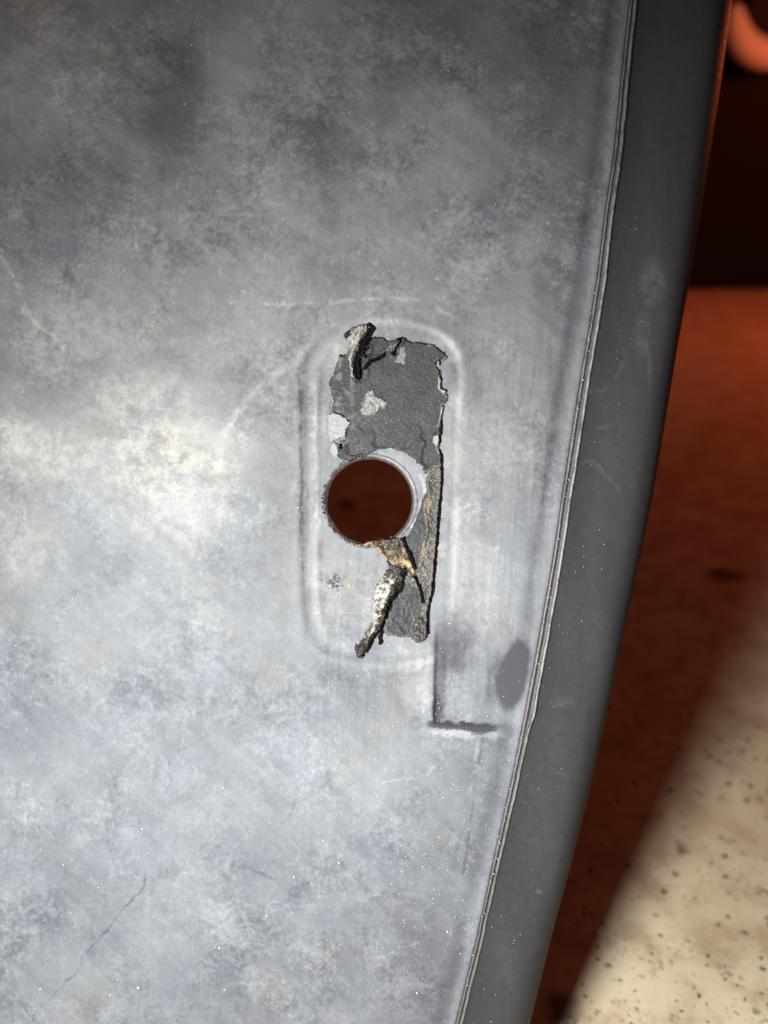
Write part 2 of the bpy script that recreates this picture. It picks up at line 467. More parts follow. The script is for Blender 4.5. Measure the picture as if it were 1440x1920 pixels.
def face_fields(x, y):
    """height (pixels) and chalk (painted light and shade included) / warm / ochre masks on the moulded face"""
    sh = x.shape
    wx = x + (fbm(x / 60, y / 60, 3, 4) - 0.5) * 46
    wy = y + (fbm(x / 60, y / 60, 9, 4) - 0.5) * 46
    sx = x + (fbm(x / 14, y / 14, 21, 3) - 0.5) * 10
    sy = y + (fbm(x / 14, y / 14, 27, 3) - 0.5) * 10
    # height
    h = (fbm(x / 260, y / 260, 40, 3) - 0.5) * 10
    near = (x > 480) & (x < 1080) & (y > 520) & (y < 1480)
    rec = np.full(sh, -200.0)
    rec[near] = poly_sd(x[near], y[near], RECESS)
    flat = sstep(-70, 0, rec)
    h = h * (1 - 0.8 * flat)
    tl = (1 - sstep(640, 760, x)) * (1 - sstep(1150, 1230, y))          # crisp on the left, soft elsewhere
    top = (1 - sstep(640, 720, y))
    wide = 26 - 14 * np.maximum(tl, 0.75 * top)
    h -= (5 + 1.0 * np.maximum(tl, top)) * sstep(-1, 1, rec / wide)
    h += 1.6 * np.exp(-((rec + 14) / 10.0) ** 2) * np.maximum(tl, top)
    h += 2.2 * np.exp(-((rec - 24) / 7.0) ** 2) * (x < 640) * sstep(640, 720, y) * (1 - sstep(1140, 1200, y))
    # stepped hollow at the lower right of the recess
    stx = 817 - (y - 1150) * 0.02
    hol = sstep(-2.5, 5, x - stx) * (1 - sstep(850, 1020, x)) * sstep(1130, 1300, y) * (1 - sstep(1352, 1364, y + (x - 860) * -0.05))
    h -= 9 * hol
    h += 3.5 * np.exp(-((y - 1374 - (x - 870) * 0.03) / 6.0) ** 2) * sstep(780, 810, x) * (1 - sstep(930, 975, x))
    # long soft trough left of the seam
    sl = seam_l(y)
    h -= 3.0 * np.exp(-((x - (sl - 34)) / 13.0) ** 2) * (1 - sstep(1080, 1180, y))
    h -= 16.0 * sstep(-5.5, 2.5, x - sl)
    # masks
    c = np.full(sh, 0.50)
    w = np.zeros(sh); oc = np.zeros(sh)
    def blob(cx, cy, rx, ry, s, ang=0, soft=0.55, sharp=False, field='c'):
        nonlocal c, w, oc
        X = (sx if sharp else wx) - cx; Y = (sy if sharp else wy) - cy
        ca, sa = math.cos(R(ang)), math.sin(R(ang))
        d = np.hypot((X * ca + Y * sa) / rx, (-X * sa + Y * ca) / ry)
        m = s * (1 - sstep(1 - soft, 1 + soft, d))
        if field == 'c': c = c + m
        elif field == 'w': w = np.maximum(w, m)
        else: oc = np.maximum(oc, m)
    # dark, less weathered patches; last row also paints brightness in
    for b in [(330, 190, 60, 100, -.14), (270, 190, 110, 120, -.14), (250, 60, 160, 70, -.10), (612, 275, 62, 52, -.14), (110, 260, 120, 140, -.06), (570, 470, 60, 60, .04), (760, 60, 170, 110, -.12),
              (150, 1690, 90, 120, -.08), (60, 1370, 70, 70, -.08), (480, 1830, 180, 90, -.08), (800, 1800, 70, 110, -.14), (560, 1600, 110, 80, -.05),
              (60, 90, 240, 160, .34), (930, 1000, 120, 240, .19), (80, 400, 160, 140, -.10), (60, 960, 120, 130, .10), (400, 1300, 200, 150, -.05), (600, 60, 120, 90, .1), (1080, 60, 120, 220, -.18), (1000, 250, 130, 260, -.12), (520, 330, 300, 200, -.04), (1070, 560, 60, 240, -.12), (190, 760, 100, 60, -.05)]: blob(*b)  # light upper left and dark upper right painted into the chalk
    # pale
    for b in [(440, 180, 60, 150, .10), (530, 360, 70, 60, .12), (320, 860, 150, 140, .20), (400, 900, 90, 120, .08), (120, 840, 120, 80, .08), (300, 1000, 120, 80, .06), (150, 1750, 200, 160, .03), (300, 1010, 180, 120, .02), (280, 700, 200, 80, .05), (420, 1300, 300, 170, .02),
              (740, 1400, 120, 80, .06), (900, 1020, 60, 160, .05), (30, 830, 60, 60, .12), (540, 1450, 200, 130, .06), (640, 1480, 120, 90, .05)]: blob(*b)
    c += 0.10 * sstep(-45, 10, rec)
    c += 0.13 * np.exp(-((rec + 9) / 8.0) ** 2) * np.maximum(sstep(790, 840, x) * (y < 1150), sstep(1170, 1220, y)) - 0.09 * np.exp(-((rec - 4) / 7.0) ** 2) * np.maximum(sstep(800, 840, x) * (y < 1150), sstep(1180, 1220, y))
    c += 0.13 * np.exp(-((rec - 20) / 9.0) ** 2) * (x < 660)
    c += 0.14 * np.exp(-((rec + 6) / 7.0) ** 2) * (y < 760) * (x > 690)  # lit upper right rim of the recess painted pale
    c -= 0.08 * np.exp(-((rec + 2) / 6.0) ** 2) * (x < 640)  # shade of the left recess wall painted dark
    c -= 0.16 * np.exp(-((rec - 2) / 7.0) ** 2) * (y < 700)  # shade on the upper recess wall painted dark
    for b in [(783, 1285, 26, 42, .20), (800, 1300, 14, 70, .12), (770, 1235, 40, 22, .12), (846, 665, 10, 26, .22), (850, 765, 9, 26, .22), (796, 645, 40, 8, .24), (812, 950, 0.1, 0.1, 0), (632, 660, 16, 18, .2), (905, 1130, 60, 90, .08), (880, 1300, 50, 55, .10), (960, 1340, 40, 26, .16)]: blob(*b)  # includes bits of the lit recess rim, painted pale
    # smudges where the pale bloom was rubbed off, then painted shade of the step
    blob(963, 1266, 24, 58, -1.1, 13, 0.42, True)
    blob(926, 1275, 12, 46, -.30, 8, 0.6, True)
    blob(852, 1205, 34, 42, -.36, 0, 0.7)
    d = np.abs(x - (stx + 12)); c -= 0.34 * (1 - sstep(6, 16, d)) * sstep(1160, 1220, y) * (1 - sstep(1345, 1362, y))  # shadow just right of the step painted dark
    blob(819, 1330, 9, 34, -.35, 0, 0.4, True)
    d = np.abs(sy - (1359 + (x - 800) * 0.055)); c -= 0.85 * (1 - sstep(3.0, 7.5, d)) * sstep(795, 815, x) * (1 - sstep(915, 938, x))  # shaded lower wall of the hollow painted dark
    d = np.abs(sy - (1372 + (x - 800) * 0.04)); c += 0.32 * (1 - sstep(3, 11, d)) * sstep(795, 815, x) * (1 - sstep(925, 960, x))  # lit bulge below the hollow painted pale
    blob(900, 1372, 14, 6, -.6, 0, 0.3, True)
    # blue-dark trough by the seam
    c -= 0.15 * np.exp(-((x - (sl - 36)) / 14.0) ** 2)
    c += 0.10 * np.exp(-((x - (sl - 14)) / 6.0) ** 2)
    # warm chalky bloom
    for b in [(300, 860, 120, 90, .8), (20, 835, 60, 60, .75), (120, 850, 90, 45, .6), (330, 960, 80, 50, .55), (270, 760, 110, 60, .5), (395, 890, 45, 70, .6), (560, 1000, 1, 1, 0),
              (150, 620, 110, 60, .28), (60, 1040, 60, 60, .3), (330, 1150, 120, 90, .2)]: blob(*b, field='w')
    # lines: pale scratches, dried rims, dark hairline cracks
    def line(pts, wd, s, warm=0.0, jit=True, solid=0.0):
        nonlocal c, w
        pts = smooth_line(pts, 6)
        xs_ = [p[0] for p in pts]; ys_ = [p[1] for p in pts]
        m = (x > min(xs_) - 30) & (x < max(xs_) + 30) & (y > min(ys_) - 30) & (y < max(ys_) + 30)
        if not m.any(): return
        X = sx[m] if jit else x[m]; Y = sy[m] if jit else y[m]
        d = seg_dist(X, Y, pts)
        br = np.maximum(solid, sstep(0.25, 0.5, fbm(x[m] / 18, y[m] / 18, 77, 2)))
        k = (1 - sstep(wd * 0.4, wd * 1.3, d)) * br
        c[m] += s * k
        if warm: w[m] = np.maximum(w[m], warm * k)
    line([(408, 880), (420, 815), (452, 765), (500, 715), (560, 672), (600, 640), (650, 618)], 9, .17, 0, False, 0.6)
    line([(415, 840), (440, 780), (490, 722)], 3, .10)
    line([(500, 572), (560, 572), (640, 566), (720, 560), (790, 566), (850, 596)], 4, .22)
    line([(560, 690), (563, 800), (566, 960), (570, 1100)], 2.5, -.24)
    line([(590, 700), (592, 860), (596, 1000)], 4, .16)
    line([(2, 480), (30, 530), (45, 580), (70, 610), (95, 625), (118, 652)], 5, .18, .4)
    line([(600, 1020), (598, 1060), (602, 1090)], 5, -.22)
    for cx, cy, r, rr in [(75, 630, 12, 14), (32, 738, 10, 16), (290, 785, 24, 20), (522, 345, 34, 40), (440, 1715, 60, 22), (520, 1715, 22, 26), (540, 1600, 20, 22), (215, 1905, 14, 16), (450, 420, 40, 16)]:
        a0 = rng.uniform(0, 6.28); a1 = a0 + rng.uniform(3.2, 5.9)
        line([(cx + r * math.cos(a), cy + rr * math.sin(a)) for a in np.linspace(a0, a1, 10)], 2.0, .13)
    line([(272, 1640), (262, 1672), (240, 1692), (215, 1725), (196, 1750), (160, 1790), (145, 1820), (95, 1868), (60, 1912)], 1.9, -.26, 0, True, .45)
    line([(455, 1620), (490, 1640), (515, 1648), (532, 1662)], 2.4, -.18)
    line([(310, 1490), (318, 1460), (322, 1420), (400, 1370)], 1.8, -.16)
    line([(720, 1466), (760, 1462), (800, 1452), (815, 1432)], 1.8, .22)
    line([(905, 1385), (898, 1430), (888, 1500), (880, 1560), (868, 1640)], 2.0, -.20, 0, False)
    line([(897, 1385), (890, 1430), (880, 1490)], 2.0, .2, .3, False)
    line([(676, 1236), (684, 1256), (694, 1272)], 2.0, .22)
    line([(390, 0), (392, 90), (388, 170), (372, 245)], 2.5, .08)
    line([(30, 20), (20, 160), (30, 270)], 3, .1)
    for k in range(46):
        cx = rng.uniform(0, 980); cy = rng.uniform(150, 1900); a = rng.normal(-0.5, 0.9); L = rng.uniform(8, 48)
        b = rng.normal(0, 0.5)
        pts = [(cx + L * t * math.cos(a + b * t), cy + L * t * math.sin(a + b * t)) for t in (-1, -.3, .4, 1)]
        line(pts, rng.uniform(1.2, 2.2), rng.choice([.08, .12, .16, -.08, -.12]))
    # ring floor under the hole lip, ochre smear and rough grey spot left below it
    dh = np.hypot(x - 714, y - 927)
    c += 0.05 * (1 - sstep(84, 88, dh)) + 0.35 * np.exp(-((dh - 83) / 3.0) ** 2) * (x > 770) * (y > 890) * (y < 1000)  # right side includes the light-facing lip, painted pale
    blob(652, 1094, 6, 11, .40, 0, 0.8, True, 'o')
    blob(628, 1090, 16, 16, -.2, 20, 0.6, True)
    rs = (1 - sstep(.5, 1.2, np.hypot((sx - 628) / 16, (sy - 1090) / 17)))
    sp = fbm(x / 3.2, y / 3.2, 501, 2) - .5
    c += rs * sp * 2.2; h += rs * sp * 5
    st = 0.10 + 0.38 * sstep(470, 600, x) * sstep(560, 680, y) * (1 - sstep(1300, 1500, y)) * (0.5 + 0.5 * sstep(-30, 0, -np.abs(x - 800) + 260))
    return h, c, w, oc, st

panel = bpy.data.objects.new('plastic_panel', None)
C.objects.link(panel)
panel.location = place(0, (960 - BASE_PY) * PX, 0)
panel.rotation_euler = (R(90) - PITCH, 0, 0)
tag(panel, 'faded grey plastic panel with a round hole in a torn recess', 'panel')

def build_face():
    xs = np.concatenate([np.arange(-420, -20, 20), np.arange(-20, 1240, 2.5)])
    ys = np.concatenate([np.arange(-420, -20, 20), np.arange(-20, 1945, 2.5), np.arange(1950, BASE_PY, 14), [BASE_PY]])
    nx, ny = len(xs), len(ys)
    X, Y = np.meshgrid(xs, ys)
    idx = np.arange(nx * ny).reshape(ny, nx)
    i0 = np.searchsorted(xs, HX - 112); i1 = np.searchsorted(xs, HX + 112)
    j0 = np.searchsorted(ys, HY - 112); j1 = np.searchsorted(ys, HY + 112)
    keep = (X[:-1, :-1] + 2.5) < seam_l(Y[:-1, :-1]) + 4
    keep[j0:j1, i0:i1] = False
    q = np.stack([idx[1:, :-1], idx[1:, 1:], idx[:-1, 1:], idx[:-1, :-1]], -1)[keep]
    # annular patch from the square window to the round hole
    per = [idx[j0, i] for i in range(i0, i1)] + [idx[j, i1] for j in range(j0, j1)] + [idx[j1, i] for i in range(i1, i0, -1)] + [idx[j, i0] for j in range(j1, j0, -1)]
    per = np.array(per); n = len(per)
    PXs = X.ravel()[per]; PYs = Y.ravel()[per]
    ang = np.arctan2(PYs - HY, PXs - HX)
    rj = HOLE_R
    cx = HX + rj * np.cos(ang); cy = HY + rj * np.sin(ang)
    K = 12
    ax, ay = [X.ravel()], [Y.ravel()]
    rings = [per]; off = nx * ny
    for k in range(1, K + 1):
        t = 1 - k / K
        ax.append(cx + (PXs - cx) * t); ay.append(cy + (PYs - cy) * t)
        rings.append(np.arange(off, off + n)); off += n
    fs = [q]
    for k in range(K):
        a, b = rings[k], rings[k + 1]
        # perimeter runs clockwise on screen
        fs.append(np.stack([a, b, np.roll(b, -1), np.roll(a, -1)], -1))
    q = np.concatenate(fs)
    x = np.concatenate(ax); y = np.concatenate(ay)
    used = np.zeros(len(x), bool); used[q.ravel()] = True
    remap = np.cumsum(used) - 1
    x = x[used]; y = y[used]; q = remap[q]
    h, c, w, oc, st = face_fields(x, y)
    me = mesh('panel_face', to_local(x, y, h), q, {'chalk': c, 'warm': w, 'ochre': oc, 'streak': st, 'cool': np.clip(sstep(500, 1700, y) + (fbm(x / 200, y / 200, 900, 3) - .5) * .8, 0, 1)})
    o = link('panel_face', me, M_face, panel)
    so = o.modifiers.new('thickness', 'SOLIDIFY'); so.thickness = 15 * PX; so.offset = -1
    tag(o, 'mottled grey weathered face with pale bloom and scratches')
    return o
face = build_face()

def sweep(name, rows, prof, mat, attr=None, parent=panel, label=None, solid=0):
    """rows: pixel rows; prof(py) -> list of (px, z, attr)"""
    P = [prof(r) for r in rows]
    k = len(P[0])
    x = np.array([[p[0] for p in r] for r in P]); z = np.array([[p[1] for p in r] for r in P]); a = np.array([[p[2] for p in r] for r in P])
    y = np.repeat(np.array(rows)[:, None], k, 1)
    i = np.arange(len(rows) * k).reshape(len(rows), k)
    q = np.stack([i[1:, :-1], i[1:, 1:], i[:-1, 1:], i[:-1, :-1]], -1).reshape(-1, 4)
    me = mesh(name, to_local(x.ravel(), y.ravel(), z.ravel()), q, {'chalk': a.ravel()})
    o = link(name, me, mat, parent)
    if label: o['label'] = label
    if solid:
        so = o.modifiers.new('thickness', 'SOLIDIFY'); so.thickness = solid * PX; so.offset = -1
    return o

rows = np.concatenate([np.arange(-420, -20, 20), np.arange(-20, 1945, 3.0), np.arange(1950, BASE_PY, 14), [BASE_PY]])

FL_A = [[(1104, 733), (1130, 731), (1152, 718), (1165, 695), (1180, 660)], [(1095, 868), (1108, 860), (1130, 878), (1150, 905), (1175, 930)], [(985, 1460), (1020, 1456), (1065, 1458)],
        [(1125, 797), (1150, 796)], [(1210, 610), (1225, 650), (1230, 700), (1232, 740)]]
def flange_prof(py):
    a = float(seam_l(py) + seam_w(py)) - 2
    b = float(edge(py)) + 16
    wd = b - a
    S_ = np.linspace(0, 1, 70)
    tw = 13 * float(sstep(1000, 100, py))                  # the border turns away more towards the top
    ph = np.radians(22 + tw - 16 * np.sin(np.clip(S_ / .62, 0, 1) * math.pi) + (70 - tw) * np.clip((S_ - .48) / .52, 0, 1) ** 1.25)
    X_ = np.concatenate([[0], np.cumsum(np.cos(ph[:-1]))]); Z_ = np.concatenate([[0], np.cumsum(np.sin(ph[:-1]))])
    target = float(edge(py))
    for it_ in range(6):                                  # width such that the visible outline lands on the measured edge
        kx = wd / X_[-1]
        out = [(a + x * kx, -5 - z * kx) for x, z in zip(X_, Z_)]
        seen = max(720 + (x - 720) * F / (F - z) for x, z in out)
        wd += target - seen
    xe_, ze = out[-1]
    out += [(xe_ - 1, ze - 40), (xe_ - 3, ze - 90)]
    return [(x, z, 0) for x, z in out]
P = [flange_prof(r) for r in rows]
fx = np.array([[p[0] for p in r] for r in P]); fy = np.repeat(rows[:, None], fx.shape[1], 1)
sxx = fx + (fbm(fx / 20, fy / 20, 61, 3) - .5) * 12; syy = fy + (fbm(fx / 20, fy / 20, 67, 3) - .5) * 12
fa = np.zeros_like(fx)
for ln in FL_A:
    d = seg_dist(sxx, syy, smooth_line(ln, 5)); fa = np.maximum(fa, 0.32 * (1 - sstep(1.5, 5, d)) * sstep(.3, .55, fbm(fx / 16, fy / 16, 5, 2)))
for cx, cy, rx, ry, s in [(1235, 520, 28, 50, .40), (1215, 620, 22, 45, .28), (1060, 1320, 30, 12, .2), (1015, 1680, 8, 6, .5)]:
    fa = np.maximum(fa, s * (1 - sstep(.5, 1.2, np.hypot((sxx - cx) / rx, (syy - cy) / ry))))
it = iter(range(len(rows)))
def fp2(py):
    k = next(it)
    return [(p[0], p[1], fa[k, j]) for j, p in enumerate(P[k])]
sweep('edge_flange', rows, fp2, M_flange, label='smooth darker grey rounded border along the right edge', solid=12)

def seam_prof(py):
    a = float(seam_l(py)); wd = float(seam_w(py))
    j = float(vnoise(py / 40.0, 3.3, 5) - .5) * 1.4 + float(vnoise(py / 6.0, 1.3, 6) - .5) * 0.9
    a += j
    notch = math.exp(-((py - 1338) / 26.0) ** 2)
    strong = 0.25 + 0.75 * float(np.interp(py, [300, 620, 1200, 1420, 1700], [0.25, 1, 1, .45, .12]))
    j2 = float(vnoise(py / 30.0, 8.3, 9) - .5) * 1.2 + notch * 2
    pts = [(a - 6, -9, 0.0), (a - 3.2, -4.5, 0.15), (a - 1.6, -2.2, .30 * strong + .08), (a, -1.4, .48 * strong + .1), (a + 1.6, -2.4, .25 * strong), (a + 3.0, -5.5, 0.05), (a + wd * .55 + j2, -8.5, 0.0),
           (a + wd - 4.2 + j2, -6.0, 0.10), (a + wd - 2.6 + j2, -2.5, .9 * strong), (a + wd - .8 + j2, -1.5, 1.0 * strong), (a + wd + 1.0 + j2, -2.4, .6 * strong), (a + wd + 3.2 + j2 * .5, -6.5, 0.0), (a + wd + 6, -10, 0)]
    return pts
sweep('seam_ridge', rows, seam_prof, M_seam, label='pair of worn pale ridges beside a dark groove')

# hole lip
def lip():
    prof = [(90.5, -9), (89, -4.0), (87.6, -3.8), (84.8, -7.0), (82.0, -11.0), (80.0, -15), (79.4, -22), (79.2, -34)]
    n = 160
    V = []; 
    for i in range(n):
        a = 2 * math.pi * i / n
        for k, (r, z) in enumerate(prof):
            nn = float(vnoise(a * 9, k * .7, 4) - .5); nf = float(vnoise(a * 30, k * 1.3, 14) - .5)
            rough = 1.0 if math.cos(a + math.pi) > -0.2 else 0.35
            rr = r + (nn * 1.6 + nf * 3.0) * rough * (1.3 if k < 4 else .25)
            V.append(((HX + 2 + rr * math.cos(a)), (HY - 1 + rr * math.sin(a)), z + nn * 1.4))
    V = np.array(V); k = len(prof)
    i = np.arange(n * k).reshape(n, k); j = np.roll(i, -1, 0)
    q = np.stack([i[:, :-1], i[:, 1:], j[:, 1:], j[:, :-1]], -1).reshape(-1, 4)
    me = mesh('hole_lip', to_local(V[:, 0], V[:, 1], V[:, 2]), q)
    return link('hole_lip', me, M_rim, panel)
lip()

# ------------------------------------------------------------------ torn residue in the recess
LIFT = 3.0
def slab(name, outline, mat, base=-10.5, thick=8.0, edge_w=2.0, rough=1.5, step=1.0, jag=3.0, extra=None, seed=1, parent=panel, label=None, dome=0.0, sdf=None):
    base = base + LIFT
    pts = outline
    xs = np.arange(min(p[0] for p in pts) - 5, max(p[0] for p in pts) + 5, step)
    ys = np.arange(min(p[1] for p in pts) - 5, max(p[1] for p in pts) + 5, step)
    X, Y = np.meshgrid(xs, ys)
    jx = X + (fbm(X / 7, Y / 7, seed, 4) - .5) * jag * 2.6 + (fbm(X / 2.6, Y / 2.6, seed + 3, 2) - .5) * 2.2; jy = Y + (fbm(X / 7, Y / 7, seed + 31, 4) - .5) * jag * 2.6 + (fbm(X / 2.6, Y / 2.6, seed + 33, 2) - .5) * 2.2
    d = sdf(jx, jy) if sdf else poly_sd(jx, jy, pts)
    h = base + thick * sstep(-edge_w * .3, edge_w, d) + (fbm(X / 5.0, Y / 5.0, seed + 5, 3) - .5) * rough * 2 * sstep(0, 3, d)
    h += (fbm(X / 24, Y / 24, seed + 8, 2) - .5) * rough * 2.2
    if dome: h += dome * sstep(0, dome * 1.4, d)
    at = {'shade_and_spots': np.zeros_like(X), 'dust': np.zeros_like(X), 'tone': np.zeros_like(X)}
    if extra: h = extra(X, Y, d, h, at)
    inside = d > -edge_w * .4
    i = np.arange(X.size).reshape(X.shape)
    keep = inside[:-1, :-1] & inside[1:, :-1] & inside[:-1, 1:] & inside[1:, 1:]
    q = np.stack([i[1:, :-1], i[1:, 1:], i[:-1, 1:], i[:-1, :-1]], -1)[keep]
    used = np.zeros(X.size, bool); used[q.ravel()] = True
    rm = np.cumsum(used) - 1
    co = to_local(X.ravel()[used], Y.ravel()[used], h.ravel()[used])
    me = mesh(name, co, rm[q], {k: v.ravel()[used] for k, v in at.items()})
    o = link(name, me, mat, parent)
    if label: o['label'] = label
    return o

def z1(pts): return [(540 + a / 4, 580 + b / 4) for a, b in pts]
def z2(pts): return [(540 + a / 4, 840 + b / 4) for a, b in pts]

PAD = z1([(380, 340), (430, 350), (455, 300), (470, 240), (520, 170), (560, 110), (605, 100), (640, 145), (625, 200), (660, 212), (720, 213), (745, 240), (800, 222), (850, 206), (885, 225), (930, 245),
          (1000, 245), (1080, 265), (1150, 310), (1195, 350), (1170, 372), (1130, 378), (1115, 420), (1140, 470), (1145, 590), (1190, 630), (1195, 690), (1160, 722), (1155, 800), (1145, 900), (1140, 1000),
          (1130, 1040), (1150, 1100), (1152, 1180), (1090, 1190), (1035, 1240), (1000, 1170), (930, 1110), (860, 1068), (760, 1046), (680, 1052), (620, 1075), (590, 1100), (520, 1110), (470, 1140), (378, 1118),
          (385, 1050), (372, 1000), (430, 980), (425, 965), (470, 860), (440, 805), (370, 775), (335, 762), (325, 735), (345, 680), (330, 640), (310, 540), (340, 480), (352, 430), (382, 385)])
CR = [z1([(606, 108), (638, 150), (600, 215), (575, 250), (555, 320), (530, 355), (522, 400), (530, 460), (532, 500)]),
      z1([(565, 255), (600, 290), (560, 330), (590, 360)]), z1([(580, 440), (615, 395), (680, 370), (725, 335)]), z1([(845, 215), (835, 245), (805, 290), (795, 330)]), z1([(375, 985), (395, 1030)])]
CW = [8.5, 2.4, 3.4, 4.0, 4.0]
def pad_extra(X, Y, d, h, at):
    jx = X + (fbm(X / 5, Y / 5, 91, 2) - .5) * 4; jy = Y + (fbm(X / 5, Y / 5, 97, 2) - .5) * 4
    for ln, wd in zip(CR, CW):
        k = seg_dist(jx, jy, ln)
        g = 1 - sstep(wd * .6, wd * 1.05, k)
        h = h - 5.5 * g
        at['shade_and_spots'] = np.maximum(at['shade_and_spots'], g)  # deep shade inside the crack painted black
        h = h + 2.2 * np.exp(-((k - wd * 1.8) / 3) ** 2) * (1 - g)
    # dusty ochre along the right margin and lower left
    e = (1 - sstep(1.5, 5, d)) * sstep(.42, .6, fbm(X / 9, Y / 9, 33, 3))
    at['dust'] = np.maximum(e * (X > 800) * .9, .5 * sstep(.5, .7, fbm(X / 12, Y / 12, 35, 3)) * (1 - sstep(635, 690, X)))
    h = h - 3.0 * sstep(770, 840, Y) * sstep(.4, .6, fbm(X / 30, Y / 30, 2, 2))
    return h
pad = slab('foam_pad', PAD, M_pad, base=-11, thick=9.5, edge_w=1.8, rough=0.45, jag=2.2, extra=pad_extra, seed=3, label='torn dark grey pad stuck above the hole')

def flap_extra(X, Y, d, h, at):
    # right side curls up, bright; the tip on the left is dark
    at['tone'] = 0.09 - 0.5 * (1 - sstep(.5, 1.1, np.hypot((X - 650) / 9, (Y - 628) / 10)))
    h = h + 9 * sstep(0, 8, d) * (1 - sstep(655, 700, Y) * .6)
    h = h + 3 * np.sin((X * .7 + Y * .5) / 3.0) * sstep(1, 5, d)
    return h
slab('torn_flap', z1([(415, 190), (450, 150), (510, 130), (560, 108), (596, 112), (600, 150), (570, 200), (545, 240), (530, 300), (500, 355), (482, 400), (492, 470), (500, 515), (470, 505), (455, 400), (455, 340), (460, 250), (430, 232)]),
     M_peel, base=-9, thick=12, edge_w=1.4, rough=1.8, jag=1.5, extra=flap_extra, seed=13, label='pale curled flap torn up at the top left of the pad', parent=pad)
slab('pale_flake', z1([(298, 790), (340, 775), (385, 785), (440, 812), (468, 855), (440, 905), (432, 965), (390, 965), (350, 985), (318, 1000), (296, 930)]), M_flake, base=-9, thick=9.5, edge_w=2, rough=.9, jag=1.5, seed=23, parent=pad)
slab('pale_flake', z1([(345, 985), (375, 1010), (382, 1060), (382, 1115), (345, 1110), (310, 1060), (320, 1010)]), M_flake, base=-11, thick=7, edge_w=3, rough=.6, jag=1.5, seed=25, parent=pad)
slab('pale_flake', z1([(815, 300), (840, 270), (880, 275), (885, 330), (878, 420), (845, 405), (800, 405), (805, 350)]), mat_crust('grey_flake', [(0.2, (0.07, 0.07, 0.075)), (0.5, (0.15, 0.155, 0.165)), (.8, (.26, .26, .26))], (.4, .6), 9), base=-3, thick=3.2, edge_w=2, rough=.9, jag=2.2, seed=27, parent=pad, label='small blue grey flake near the top edge of the pad')
slab('pale_flake', z1([(735, 290), (760, 250), (810, 235), (835, 240), (800, 300), (780, 325), (740, 320)]), M_seal, base=-3, thick=4, edge_w=2, rough=1.2, jag=2.0, seed=28, parent=pad, label='brownish flake near the top edge of the pad')
def lump_extra(X, Y, d, h, at):
    at['tone'] = -0.22 * (1 - sstep(1, 6, d)) + .05
    return h
slab('glue_lump', z1([(575, 640), (600, 600), (645, 598), (665, 640), (720, 665), (758, 705), (745, 755), (695, 755), (660, 800), (600, 815), (545, 800), (530, 765), (545, 715), (560, 680)]), M_glue, base=-3, thick=3, edge_w=3, rough=2.2, jag=3.2, dome=4, extra=lump_extra, seed=29, parent=pad, label='glossy pale lump of dried glue on the pad')
# scraps of ochre glue along the right edge of the pad
for k, pts in enumerate([[(1120, 380), (1138, 385), (1128, 430), (1112, 425)], [(1122, 500), (1142, 505), (1145, 590), (1190, 620), (1170, 650), (1120, 590)], [(1150, 722), (1168, 735), (1150, 800), (1132, 880), (1118, 900), (1135, 800)],
                         [(1095, 950), (1130, 935), (1140, 990), (1118, 1035), (1088, 1000)]]):
    slab('glue_scrap', z1(pts), M_peel, base=-4, thick=6.5, edge_w=1.6, rough=1.0, jag=1.4, step=1.0, seed=41 + k, parent=pad, extra=lambda X, Y, d, h, at: (at['tone'].__iadd__(.12), h)[1])

slab('foam_scrap', z2([(1010, 380), (1045, 300), (1110, 200), (1130, 300), (1100, 700), (1060, 1100), (1030, 1300), (960, 1420), (900, 1300), (960, 1150), (940, 1000), (900, 940), (870, 880), (840, 700), (885, 672), (925, 620), (955, 540), (985, 470)]), M_pad, base=-12, thick=8, edge_w=2, rough=1.0, seed=51, jag=1.2, label='dark scrap of pad between the hole and the sealant strip')
def low_extra(X, Y, d, h, at):
    at['dust'] = .55 * (1 - sstep(2, 8, d)) * sstep(.3, .55, fbm(X / 6, Y / 6, 88, 3)) + .5 * sstep(1110, 1085, Y) * sstep(.45, .6, fbm(X / 6, Y / 6, 18, 3))
    return h
slab('foam_scrap', z2([(880, 950), (950, 975), (995, 1060), (1015, 1160), (970, 1250), (935, 1380), (905, 1425), (840, 1430), (740, 1405), (712, 1392), (730, 1270), (780, 1150), (840, 1060)]), M_pad, base=-12, thick=8, edge_w=2.2, rough=1.8, seed=53, jag=1.8, extra=low_extra, label='dark scrap of pad left at the bottom of the recess')

